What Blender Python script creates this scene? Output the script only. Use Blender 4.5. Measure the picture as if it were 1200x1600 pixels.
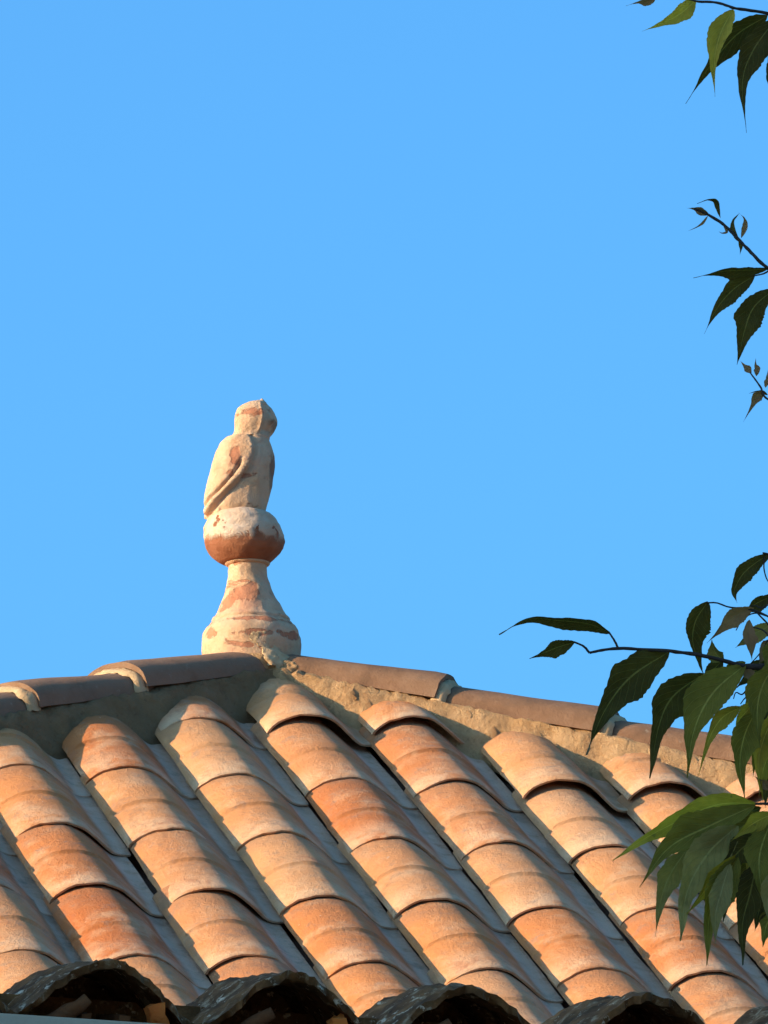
import bpy, bmesh, math, random
from mathutils import Vector, Matrix, noise as mnoise
import numpy as np

R = math.radians
for o in list(bpy.data.objects):
    bpy.data.objects.remove(o, do_unlink=True)
scene = bpy.context.scene
col = scene.collection
random.seed(11)

# ------------------------------------------------------------------ camera
FPX = 14000.0                       # focal length in pixels of a 1200 x 1600 frame
PITCH, ROLL = R(13.0), R(-0.63)
CAM = Vector((0, 0, 1.6))
fwd = Vector((0, math.cos(PITCH), math.sin(PITCH)))
rt0 = Vector((1, 0, 0)); dn0 = Vector((0, math.sin(PITCH), -math.cos(PITCH)))
RT = rt0 * math.cos(ROLL) - dn0 * math.sin(ROLL)
DN = rt0 * math.sin(ROLL) + dn0 * math.cos(ROLL)
cd = bpy.data.cameras.new('camera'); cam = bpy.data.objects.new('camera', cd); col.objects.link(cam)
cd.sensor_fit = 'HORIZONTAL'; cd.sensor_width = 36.0; cd.lens = FPX / 1200 * 36
cd.clip_start = 0.1; cd.clip_end = 6000
m = Matrix.Identity(4)
for i in range(3):
    m[i][0] = RT[i]; m[i][1] = -DN[i]; m[i][2] = -fwd[i]; m[i][3] = CAM[i]
cam.matrix_world = m
scene.camera = cam
scene.render.resolution_x, scene.render.resolution_y = 768, 1024

# ------------------------------------------------------------------ sky, sun, exposure
SUN_EL, SUN_THETA = R(16.0), R(74.0)     # theta: left of the direction from roof to camera
SDIR = Vector((-math.sin(SUN_THETA) * math.cos(SUN_EL), -math.cos(SUN_THETA) * math.cos(SUN_EL), math.sin(SUN_EL)))
world = bpy.data.worlds.new('World'); scene.world = world; world.use_nodes = True
nt = world.node_tree; nt.nodes.clear()
sky = nt.nodes.new('ShaderNodeTexSky'); sky.sky_type = 'NISHITA'; sky.sun_disc = False
sky.sun_elevation = SUN_EL; sky.sun_rotation = math.atan2(SDIR.x, SDIR.y)
sky.altitude = 300; sky.air_density = 1.0; sky.dust_density = 4.8; sky.ozone_density = 10.0
bg = nt.nodes.new('ShaderNodeBackground'); bg.inputs['Strength'].default_value = 0.14
wout = nt.nodes.new('ShaderNodeOutputWorld')
tint = nt.nodes.new('ShaderNodeMix'); tint.data_type = 'RGBA'; tint.blend_type = 'MULTIPLY'; tint.inputs[0].default_value = 1.0
tint.inputs[7].default_value = (1.56, 1.76, 1.40, 1)          # the camera's white balance, the same in every direction
nt.links.new(sky.outputs[0], tint.inputs[6]); nt.links.new(tint.outputs[2], bg.inputs['Color']); nt.links.new(bg.outputs[0], wout.inputs['Surface'])
sl = bpy.data.lights.new('sun', 'SUN'); sl.energy = 4.3; sl.angle = R(0.5); sl.color = (1.0, 0.72, 0.43)
sun = bpy.data.objects.new('sun', sl); col.objects.link(sun)
sun.rotation_euler = (-SDIR).to_track_quat('-Z', 'Y').to_euler(); sun.location = (-20, 0, 20)
vs = scene.view_settings
vs.view_transform = 'Standard'; vs.look = 'None'; vs.exposure = 1.0; vs.gamma = 1.0; vs.use_curve_mapping = False

# ------------------------------------------------------------------ helpers
def at(px, py, Y):
    """world point seen at photo pixel (px, py) whose world y is Y"""
    d = fwd + RT * ((px - 600) / FPX) + DN * ((py - 800) / FPX)
    return CAM + d * (Y / d.y)

def proj(p):
    d = p - CAM; z = d.dot(fwd)
    return 600 + FPX * d.dot(RT) / z, 800 + FPX * d.dot(DN) / z

def mesh_obj(name, verts, faces, mat=None, parent=None, smooth=True, sharp=None, uvs=None):
    me = bpy.data.meshes.new(name)
    me.from_pydata([tuple(v) for v in verts], [], faces); me.update()
    if uvs is not None:
        ul = me.uv_layers.new(name='UVMap')
        for lp in me.loops: ul.data[lp.index].uv = uvs[lp.vertex_index]
    return link(name, me, mat, parent, smooth, sharp)

def link(name, me, mat=None, parent=None, smooth=True, sharp=None):
    if smooth:
        me.polygons.foreach_set('use_smooth', [True] * len(me.polygons))
        if sharp: me.set_sharp_from_angle(angle=R(sharp))
    o = bpy.data.objects.new(name, me); col.objects.link(o)
    if mat: 
        me.materials.clear(); me.materials.append(mat)
    if parent: o.parent = parent
    return o

def empty(name, loc=(0, 0, 0)):
    o = bpy.data.objects.new(name, None); col.objects.link(o); o.location = loc; o.empty_display_size = .1
    return o

def tag(o, label=None, cat=None, group=None, kind=None):
    if label: o['label'] = label
    if cat: o['category'] = cat
    if group: o['group'] = group
    if kind: o['kind'] = kind
    return o

def box(bm, lo, hi, mat=None):
    vs_ = [bm.verts.new((x, y, z)) for x in (lo[0], hi[0]) for y in (lo[1], hi[1]) for z in (lo[2], hi[2])]
    if mat is not None:
        for v in vs_: v.co = mat @ v.co
    for f in ((0, 1, 3, 2), (4, 6, 7, 5), (0, 4, 5, 1), (2, 3, 7, 6), (0, 2, 6, 4), (1, 5, 7, 3)):
        bm.faces.new([vs_[i] for i in f])

def bm_obj(name, bm, mat, parent=None, smooth=False, sharp=None):
    bmesh.ops.recalc_face_normals(bm, faces=bm.faces)
    me = bpy.data.meshes.new(name); bm.to_mesh(me); bm.free()
    return link(name, me, mat, parent, smooth, sharp)

def box_obj(name, lo, hi, mat, parent=None, bevel=0.0, xf=None):
    bm = bmesh.new(); box(bm, lo, hi, xf)
    if bevel: bmesh.ops.bevel(bm, geom=bm.edges[:] + bm.verts[:], offset=bevel, segments=2, affect='EDGES')
    return bm_obj(name, bm, mat, parent)

def interp(tab, x):
    xs = [t[0] for t in tab]
    return [float(np.interp(x, xs, [t[k] for t in tab])) for k in range(1, len(tab[0]))]

def smoothstep(a, b, x):
    t = max(0.0, min(1.0, (x - a) / (b - a))); return t * t * (3 - 2 * t)

def nz(p, s=1.0, oct=3):
    return mnoise.fractal(Vector(p) * s, 1.0, 2.0, oct, noise_basis='PERLIN_ORIGINAL')

def tube(path, radii, seg=7, rough=0.0):
    """verts, faces of a tapered tube through the points of path"""
    vs_, fs = [], []
    n = len(path)
    for i, p in enumerate(path):
        t = (path[min(i + 1, n - 1)] - path[max(i - 1, 0)]).normalized()
        a = t.cross(Vector((0, 1, 0.13)))
        if a.length < 1e-3: a = t.cross(Vector((1, 0, 0)))
        a.normalize(); b = t.cross(a)
        for k in range(seg):
            an = 2 * math.pi * k / seg
            r = radii[i] * (1 + rough * nz((i * 1.7, k * 2.3, radii[0] * 90), 1.0))
            vs_.append(p + (a * math.cos(an) + b * math.sin(an)) * r)
    for i in range(n - 1):
        for k in range(seg):
            k2 = (k + 1) % seg
            fs.append((i * seg + k, i * seg + k2, (i + 1) * seg + k2, (i + 1) * seg + k))
    fs.append(tuple(range(seg))[::-1]); fs.append(tuple((n - 1) * seg + k for k in range(seg)))
    return vs_, fs

def smooth_path(pts, n):
    """Catmull-Rom through pts"""
    P_ = [pts[0] * 2 - pts[1]] + list(pts) + [pts[-1] * 2 - pts[-2]]
    out = []
    segs = len(pts) - 1
    for i in range(n + 1):
        s = i / n * segs; k = min(int(s), segs - 1); t = s - k
        a, b, c, d = P_[k:k + 4]
        out.append(0.5 * ((2 * b) + (c - a) * t + (2 * a - 5 * b + 4 * c - d) * t * t + (3 * b - a - 3 * c + d) * t ** 3))
    return out

# ------------------------------------------------------------------ materials
FYM = 16.97
class NT:
    def __init__(s, name, rough=0.85, spec=0.3):
        s.mat = bpy.data.materials.new(name); s.mat.use_nodes = True
        s.t = s.mat.node_tree; s.t.nodes.clear()
        s.out = s.n('ShaderNodeOutputMaterial'); s.b = s.n('ShaderNodeBsdfPrincipled')
        s.b.inputs['Roughness'].default_value = rough
        s.b.inputs['Specular IOR Level'].default_value = spec
        s.l(s.b.outputs[0], s.out.inputs['Surface'])
        s.co = s.n('ShaderNodeTexCoord'); s.info = s.n('ShaderNodeObjectInfo')
    def n(s, t): return s.t.nodes.new(t)
    def l(s, a, b): s.t.links.new(a, b)
    def noise(s, scale, detail=4, rough=0.55, vec=None, w=True, dist=0.0):
        x = s.n('ShaderNodeTexNoise')
        x.inputs['Scale'].default_value = scale; x.inputs['Detail'].default_value = detail
        x.inputs['Roughness'].default_value = rough; x.inputs['Distortion'].default_value = dist
        if w:
            x.noise_dimensions = '4D'
            s.l(s.math('MULTIPLY', s.info.outputs['Random'], 37.0), x.inputs['W'])
        s.l(vec if vec is not None else s.co.outputs['Object'], x.inputs['Vector'])
        return x.outputs['Fac']
    def voro(s, scale, vec=None, feature='F1'):
        x = s.n('ShaderNodeTexVoronoi'); x.feature = feature; x.inputs['Scale'].default_value = scale
        s.l(vec if vec is not None else s.co.outputs['Object'], x.inputs['Vector'])
        return x.outputs['Distance']
    def math(s, op, a, b=0.0, clamp=False):
        x = s.n('ShaderNodeMath'); x.operation = op; x.use_clamp = clamp
        for i, v in enumerate((a, b)):
            if hasattr(v, 'is_linked'): s.l(v, x.inputs[i])
            else: x.inputs[i].default_value = v
        return x.outputs[0]
    def rng(s, v, a, b, c=0.0, d=1.0):
        x = s.n('ShaderNodeMapRange'); x.interpolation_type = 'SMOOTHSTEP'
        s.l(v, x.inputs[0])
        for i, q in enumerate((a, b, c, d)): x.inputs[i + 1].default_value = q
        return x.outputs[0]
    def ramp(s, v, stops):
        x = s.n('ShaderNodeValToRGB'); e = x.color_ramp.elements
        while len(e) < len(stops): e.new(0.5)
        for i, (p, c) in enumerate(stops): e[i].position = p; e[i].color = (*c, 1)
        s.l(v, x.inputs[0]); return x.outputs[0]
    def mix(s, f, a, b, mode='MIX'):
        x = s.n('ShaderNodeMix'); x.data_type = 'RGBA'; x.blend_type = mode
        for i, v in ((0, f), (6, a), (7, b)):
            if hasattr(v, 'is_linked'): s.l(v, x.inputs[i])
            else: x.inputs[i].default_value = v if i == 0 else (*v, 1)
        return x.outputs[2]
    def sep(s, v):
        x = s.n('ShaderNodeSeparateXYZ'); s.l(v, x.inputs[0]); return x.outputs
    def color(s, c): s.l(c, s.b.inputs['Base Color']) if hasattr(c, 'is_linked') else setattr(s.b.inputs['Base Color'], 'default_value', (*c, 1))
    def bump(s, h, dist=0.002, strength=1.0):
        x = s.n('ShaderNodeBump'); x.inputs['Distance'].default_value = dist; x.inputs['Strength'].default_value = strength
        s.l(h, x.inputs['Height']); s.l(x.outputs[0], s.b.inputs['Normal'])

def mat_tile():
    k = NT('terracotta_tile', 0.9, 0.2)
    rnd = k.info.outputs['Random']
    base = k.ramp(rnd, [(0.0, (.50, .180, .055)), (.15, (.56, .275, .115)), (.3, (.45, .140, .040)), (.45, (.54, .225, .078)), (.6, (.57, .30, .140)), (.75, (.49, .170, .050)), (.88, (.55, .265, .108)), (1.0, (.42, .125, .036))])
    big = k.noise(11, 7, .70)
    c = k.mix(k.math('MULTIPLY', k.rng(big, .46, .72), .75), base, (.60, .37, .20))                     # pale bloom
    xyz = k.sep(k.co.outputs['Object']); y = xyz[1]
    lip = k.math('MULTIPLY', k.rng(y, .13, .01), k.rng(k.noise(16, 5, .65), .32, .60))
    c = k.mix(k.math('MULTIPLY', lip, .7), c, (.66, .44, .26))
    red = k.rng(k.noise(17, 6, .7, dist=.5), .56, .70)
    c = k.mix(k.math('MULTIPLY', red, .6), c, (.40, .15, .070))
    grey = k.rng(k.noise(24, 7, .75), .53, .70)
    c = k.mix(k.math('MULTIPLY', grey, .6), c, (.26, .19, .14))
    dust = k.math('MULTIPLY', k.rng(xyz[2], .018, .007), k.rng(k.noise(30, 5, .7), .15, .55))
    c = k.mix(k.math('MULTIPLY', dust, .85), c, (.84, .54, .355))                  # dust lying in the channel
    soot = k.math('MULTIPLY', k.rng(k.noise(8, 8, .78, dist=.6), .50, .66), k.rng(k.noise(60, 6, .75), .35, .62))
    c = k.mix(k.math('MULTIPLY', soot, .55), c, (.20, .135, .09))               # grime in drifting patches
    top = k.math('MULTIPLY', k.rng(y, .27, .36), k.rng(k.noise(20, 5, .7), .3, .6))
    c = k.mix(k.math('MULTIPLY', top, .5), c, (.27, .15, .085))                 # dirt washed out from under the tile above
    speck = k.rng(k.noise(130, 4, .7), .60, .72)
    c = k.mix(k.math('MULTIPLY', speck, .22), c, (.17, .11, .08))
    lich = k.rng(k.noise(70, 4, .6), .69, .73)
    c = k.mix(k.math('MULTIPLY', lich, .5), c, (.60, .52, .40))
    k.color(c)
    k.bump(k.math('ADD', k.noise(260, 4, .7), k.math('MULTIPLY', k.noise(45, 6, .75), 2.2)), .0026, .95)
    return k.mat

def mat_ridge(name='weathered_ridge_tile', grey=0.0):
    k = NT(name, 0.9, 0.2)
    c = k.ramp(k.noise(12, 5, .65), [(.3, (.13, .070, .038)), (.5, (.21, .110, .058)), (.7, (.27, .155, .088))])
    c = k.mix(k.math('MULTIPLY', k.rng(k.noise(30, 5, .7), .55, .75), .6), c, (.12, .085, .058))
    if grey: c = k.mix(k.math('MULTIPLY', k.rng(k.noise(20, 5, .7), .25, .6), grey * .8), c, (.24, .14, .082))  # greyer copy: the left hip's shade is put into its colour
    c = k.mix(k.math('MULTIPLY', k.rng(k.noise(60, 5, .7), .6, .72), .5), c, (.34, .26, .18))
    k.color(c)
    k.bump(k.math('ADD', k.noise(220, 4, .7), k.math('MULTIPLY', k.noise(30, 4), 1.6)), .002, .8)
    return k.mat

def mat_mortar(name='lime_mortar', tint=(1, 1, 1), sc=1.0):
    k = NT(name, 0.95, 0.1)
    t = lambda c: tuple(a * b for a, b in zip(c, tint))
    c = k.ramp(k.noise(18, 6, .7), [(.25, t((.36, .26, .155))), (.5, t((.50, .38, .23))), (.75, t((.58, .47, .32)))])
    c = k.mix(k.math('MULTIPLY', k.rng(k.noise(70, 5, .7), .56, .72), .6), c, t((.22, .15, .095)))
    k.color(c)
    k.bump(k.math('ADD', k.noise(150, 6, .8), k.math('MULTIPLY', k.noise(36, 5, .7), 1.8)), .006 * sc, 1.0)
    return k.mat

def mat_finial():
    k = NT('limewashed_terracotta', 0.9, 0.15)
    wash = k.ramp(k.noise(16, 6, .68), [(.28, (.44, .225, .115)), (.45, (.55, .33, .180)), (.6, (.58, .37, .22)), (.8, (.60, .41, .28))])
    clay = k.ramp(k.noise(22, 4), [(.3, (.36, .135, .065)), (.7, (.47, .205, .108))])
    n1 = k.noise(26, 7, .66, w=False, dist=.6)
    f = k.rng(k.noise(11, 7, .62, w=False, dist=.7), .63, .66)
    for (px, py, rx, rz) in ((367, 706, 7, 17), (362, 733, 8, 9), (394, 635, 15, 7), (427, 720, 5, 16), (396, 908, 8, 11), (384, 920, 24, 11), (357, 934, 12, 13), (330, 985, 7, 9), (400, 965, 46, 4),
                             (452, 988, 16, 6), (372, 870, 7, 4), (395, 990, 26, 4)):
        p = at(px, py, FYM)
        v = k.n('ShaderNodeVectorMath'); v.operation = 'SUBTRACT'; k.l(k.co.outputs['Object'], v.inputs[0]); v.inputs[1].default_value = p
        sc = k.n('ShaderNodeVectorMath'); sc.operation = 'MULTIPLY'; k.l(v.outputs[0], sc.inputs[0]); sc.inputs[1].default_value = (690 / rx, 4, 680 / rz)
        ln = k.n('ShaderNodeVectorMath'); ln.operation = 'LENGTH'; k.l(sc.outputs[0], ln.inputs[0])
        q = k.math('ADD', k.math('SUBTRACT', 1.0, ln.outputs['Value']), k.math('MULTIPLY', k.math('SUBTRACT', n1, .5), 3.8))
        f = k.math('MAXIMUM', f, k.rng(q, -.02, .30))
    stain = k.rng(k.noise(13, 6, .7, w=False, dist=.4), .50, .66)
    for (px, py, rx, rz) in ((384, 930, 60, 42), (366, 715, 16, 34), (395, 633, 26, 12)):      # clay showing through the thin wash
        v = k.n('ShaderNodeVectorMath'); v.operation = 'SUBTRACT'; k.l(k.co.outputs['Object'], v.inputs[0]); v.inputs[1].default_value = at(px, py, FYM)
        sc = k.n('ShaderNodeVectorMath'); sc.operation = 'MULTIPLY'; k.l(v.outputs[0], sc.inputs[0]); sc.inputs[1].default_value = (870 / rx, 4, 850 / rz)
        ln = k.n('ShaderNodeVectorMath'); ln.operation = 'LENGTH'; k.l(sc.outputs[0], ln.inputs[0])
        q = k.math('ADD', k.math('SUBTRACT', 1.0, ln.outputs['Value']), k.math('MULTIPLY', k.math('SUBTRACT', n1, .5), 2.4))
        wash = k.mix(k.math('MULTIPLY', k.rng(q, .0, .8), .65), wash, (.47, .195, .105))
    wash = k.mix(k.math('MULTIPLY', stain, .75), wash, (.52, .26, .15))
    c = k.mix(f, wash, clay)
    for (px, py, rx, rz) in ((429, 652, 12, 20), (425, 740, 8, 55)):                 # shade of the face and breast painted in, with some dark weathering
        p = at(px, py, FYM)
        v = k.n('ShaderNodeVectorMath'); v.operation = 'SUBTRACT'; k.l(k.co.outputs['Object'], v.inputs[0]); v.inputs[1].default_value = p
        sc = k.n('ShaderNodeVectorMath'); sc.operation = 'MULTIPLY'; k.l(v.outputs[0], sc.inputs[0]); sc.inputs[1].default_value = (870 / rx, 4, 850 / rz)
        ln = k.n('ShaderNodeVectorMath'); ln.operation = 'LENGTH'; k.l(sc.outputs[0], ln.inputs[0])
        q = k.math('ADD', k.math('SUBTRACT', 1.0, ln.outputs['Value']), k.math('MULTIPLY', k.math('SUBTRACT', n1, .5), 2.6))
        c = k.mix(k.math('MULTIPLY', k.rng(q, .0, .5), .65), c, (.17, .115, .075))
    c = k.mix(k.math('MULTIPLY', k.rng(k.noise(46, 6, .7), .56, .70), .55), c, (.25, .165, .10))
    k.color(c)
    k.bump(k.math('ADD', k.math('MULTIPLY', f, -1.2), k.math('ADD', k.noise(230, 4, .7), k.math('MULTIPLY', k.noise(60, 5), 1.4))), .0022, .8)
    return k.mat

def mat_ball():
    k = NT('peeling_limewash_ball', 0.9, 0.15)
    z = k.sep(k.co.outputs['Object'])[2]
    wash = k.ramp(k.noise(16, 5, .6), [(.3, (.50, .26, .14)), (.5, (.56, .37, .23)), (.75, (.60, .46, .34))])
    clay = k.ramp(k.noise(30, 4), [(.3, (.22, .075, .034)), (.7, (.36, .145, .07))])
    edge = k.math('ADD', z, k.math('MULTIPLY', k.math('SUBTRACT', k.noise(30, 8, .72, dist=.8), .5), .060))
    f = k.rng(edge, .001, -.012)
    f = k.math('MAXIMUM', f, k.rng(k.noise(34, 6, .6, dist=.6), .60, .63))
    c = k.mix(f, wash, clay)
    k.color(c)
    k.bump(k.math('ADD', k.math('MULTIPLY', f, -1.5), k.math('ADD', k.noise(200, 4, .7), k.math('MULTIPLY', k.noise(60, 5), 1.4))), .002, .8)
    return k.mat

def mat_old():
    k = NT('old_mossy_tile', 0.95, 0.15)
    c = k.ramp(k.noise(16, 6, .7), [(.3, (.070, .027, .009)), (.5, (.20, .080, .026)), (.72, (.44, .18, .06))])
    c = k.mix(k.rng(k.noise(34, 5, .65), .54, .66), c, (.42, .25, .13))
    c = k.mix(k.rng(k.noise(46, 6, .68), .58, .65), c, (.80, .55, .34))          # lichen
    c = k.mix(k.math('MULTIPLY', k.rng(k.noise(9, 4), .52, .7), .55), c, (.05, .028, .011))
    k.color(c)
    k.bump(k.math('ADD', k.noise(120, 5, .8), k.math('MULTIPLY', k.noise(32, 5, .7), 1.4)), .003, .9)
    return k.mat

def mat_clay(name, a, b):
    k = NT(name, 0.92, 0.15)
    k.color(k.ramp(k.noise(24, 6, .7), [(.3, a), (.7, b)]))
    k.bump(k.noise(140, 5, .7), .003, .9)
    return k.mat

def mat_plain(name, c, rough=0.85, var=.15, sc=6, bump=.004):
    k = NT(name, rough, 0.25)
    k.color(k.ramp(k.noise(sc, 6, .65), [(.25, tuple(x * (1 - var) for x in c)), (.75, tuple(min(1, x * (1 + var)) for x in c))]))
    k.bump(k.noise(sc * 14, 5, .7), bump, .7)
    return k.mat

def mat_leaf(name, top, under, vein, trans=.22):
    k = NT(name, 0.6, 0.12)
    uv = k.sep(k.co.outputs['UV'])
    d = k.math('ABSOLUTE', k.math('SUBTRACT', uv[0], .5))
    rib = k.rng(d, .030, .012)
    lat = k.math('SINE', k.math('MULTIPLY', k.math('SUBTRACT', uv[1], k.math('MULTIPLY', d, .55)), 62.0))
    latm = k.math('MULTIPLY', k.rng(lat, .90, .99), .45)
    n = k.noise(30, 4, .6)
    geo = k.n('ShaderNodeNewGeometry')
    base = k.mix(geo.outputs['Backfacing'], top, under)
    base = k.mix(k.rng(n, .35, .75), base, tuple(x * 1.55 for x in top))
    base = k.mix(k.math('MULTIPLY', k.rng(k.noise(75, 4, .6), .64, .72), .5), base, (.10, .065, .03))
    c = k.mix(k.math('MAXIMUM', rib, latm), base, vein)
    k.color(c)
    k.bump(k.math('ADD', k.math('MULTIPLY', latm, 1.0), k.math('MULTIPLY', k.noise(48, 5, .65), 2.0)), .0035, .9)
    tr = k.n('ShaderNodeBsdfTranslucent'); k.l(k.mix(1.0, c, (1.5, 1.7, .7), 'MULTIPLY'), tr.inputs['Color'])
    mx = k.n('ShaderNodeMixShader'); mx.inputs[0].default_value = trans
    k.l(k.b.outputs[0], mx.inputs[1]); k.l(tr.outputs[0], mx.inputs[2]); k.l(mx.outputs[0], k.out.inputs['Surface'])
    return k.mat

M = dict(tile=mat_tile(), ridge=mat_ridge(), ridge_shaded=mat_ridge('shaded_ridge_tile', .85), mortar=mat_mortar('lime_mortar', (1.12, .87, .67), 1.6), joint=mat_mortar('pale_mortar', (1.08, .93, .80), .5),
         shaded_mortar=mat_mortar('smooth_shaded_mortar', (.62, .44, .325), 1.3),  # left hip copy of the mortar, its shaded side darkened in the tint
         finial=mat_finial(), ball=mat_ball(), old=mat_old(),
         pan=mat_clay('old_pan_clay', (.16, .055, .02), (.28, .10, .035)),
         chip=mat_clay('broken_orange_clay', (.80, .16, .03), (.92, .26, .05)),
         plaster=mat_plain('ochre_plaster', (.52, .40, .26)), stone=mat_plain('rubble_plaster', (.34, .29, .23), var=.3),
         board=mat_plain('pale_painted_board', (.62, .50, .34), .7, .1, 12, .002),
         soil=mat_plain('dry_ground', (.24, .20, .13), .95, .3, 1.5, .02), deck=mat_plain('roof_underlay', (.36, .20, .13)),
         wood=mat_plain('shutter_paint', (.10, .14, .13), .6, .1), glass=mat_plain('window_glass', (.03, .04, .05), .08, .05),
         bark=mat_plain('grey_bark', (.14, .11, .085), .9, .35, 12, .012), twig=mat_plain('twig_bark', (.055, .038, .030), .8, .3, 30, .002),
         leaf_dark=mat_leaf('leaf_dark', (.080, .054, .011), (.15, .105, .032), (.26, .19, .05)),
         leaf_grey=mat_leaf('leaf_grey', (.30, .205, .062), (.33, .225, .075), (.50, .37, .13)),
         leaf_olive=mat_leaf('leaf_olive', (.42, .27, .035), (.40, .26, .045), (.78, .54, .10), .35),
         leaf_green=mat_leaf('leaf_green', (.20, .142, .020), (.33, .24, .05), (.52, .37, .08), .28),
         leaf_brown=mat_leaf('leaf_brown', (.30, .15, .07), (.32, .16, .08), (.36, .21, .11)))

# ------------------------------------------------------------------ the ground
g = 3000
mesh_obj('ground', [(-g, -g, 0), (g, -g, 0), (g, g, 0), (-g, g, 0)], [(0, 1, 2, 3)], M['soil'], smooth=False)
tag(bpy.data.objects['ground'], kind='structure')

rs = random.Random(9)
hv, hf, HN = [], [], 120  # unseen ring of dark hills, added to block light from the low sky
for i in range(HN):
    a = 2 * math.pi * i / HN; front = math.cos(a)                # a = 0 looks along +y, where the roof hides the ring
    el = R(2.6) * (1 + .18 * nz((math.cos(a) * 3, math.sin(a) * 3, .4), 1, 4))
    for r_, z_ in ((420, 0), (560, 560 * math.tan(el) * .6), (700, 700 * math.tan(el)), (900, 0)):
        hv.append((math.sin(a) * r_, math.cos(a) * r_, z_ - .5))
for i in range(HN):
    for k_ in range(3):
        a_, b_ = i * 4 + k_, ((i + 1) % HN) * 4 + k_
        hf.append((a_, b_, b_ + 1, a_ + 1))
tag(mesh_obj('added_hills', hv, hf, mat_plain('added_hills_dark', (.05, .055, .025), .95, .4, .02, .5)), kind='structure')

# ------------------------------------------------------------------ roof frame (fitted to the tile corners in the photo)
P, L = 0.21, 0.357
PHI, BETA = R(15.0), R(29.0)
U = Vector((math.cos(PHI), math.sin(PHI), 0))
VH = Vector((math.sin(PHI), -math.cos(PHI), 0))
V = VH * math.cos(BETA) - Vector((0, 0, 1)) * math.sin(BETA)
N = VH * math.sin(BETA) + Vector((0, 0, 1)) * math.cos(BETA)
TIP0 = Vector((-0.07, 16.13, 3.09 + 1.6)) - V * (2 * L)       # corner of row 0, course 0
O0 = TIP0 - N * 0.034                                        # on the pan surface
Z = Vector((0, 0, 1))
def plane(j, c, h=0.0): return O0 + U * (P * j) + V * (L * c) + N * h
RM = Matrix.Identity(4)
for i in range(3):
    RM[i][0] = U[i]; RM[i][1] = -V[i]; RM[i][2] = N[i]; RM[i][3] = O0[i]
RMI = RM.inverted()
AJ, AC = 0.35, -0.95                                         # where the apex stands on that plane
APEX = plane(AJ, AC)
ML, MR = 1.8, 1.85                                           # plan widths of the two hips per unit of run
HL = (U * -ML + VH - Z * math.tan(BETA)).normalized()
HR = (U * MR + VH - Z * math.tan(BETA)).normalized()

house = tag(empty('tiled_house', (APEX.x, APEX.y, 0)), 'house under the hipped roof of orange terracotta barrel tiles', 'house')
bpy.context.view_layer.update()
def adopt(o, parent):                # parent while keeping the world placement that the mesh or matrix gives
    mw = o.matrix_world.copy() if o.matrix_world != Matrix.Identity(4) else o.matrix_basis.copy()
    o.parent = parent; o.matrix_parent_inverse = parent.matrix_world.inverted(); o.matrix_basis = mw
    return o

RUN = 3.0
def hip_at(h, run):                  # point on a hip, run metres of front-slope plan run below the apex
    k = run / h.dot(VH); return APEX + h * k
eL, eR = hip_at(HL, RUN), hip_at(HR, RUN)
bL, bR = eL - VH * (2 * RUN), eR - VH * (2 * RUN)
off = -N * 0.035
dv = [APEX + Z * -.04, eL - Z * .04, eR - Z * .04, bR - Z * .04, bL - Z * .04]
roof = adopt(mesh_obj('roof', dv, [(0, 1, 2), (0, 2, 3), (0, 3, 4), (0, 4, 1), (1, 4, 3, 2)], M['deck'], smooth=False), house)
zc = eL.z - .08
ins = 0.35
wl = [eL + (U + -VH) * ins, eR + (-U - VH) * ins, bR + (-U + VH) * ins, bL + (U + VH) * ins]
wv = [Vector((p.x, p.y, zc)) for p in wl] + [Vector((p.x, p.y, -.2)) for p in wl]
adopt(mesh_obj('wall', wv, [(0, 1, 5, 4), (1, 2, 6, 5), (2, 3, 7, 6), (3, 0, 4, 7), (0, 3, 2, 1)], M['plaster'], smooth=False), house)

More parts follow.
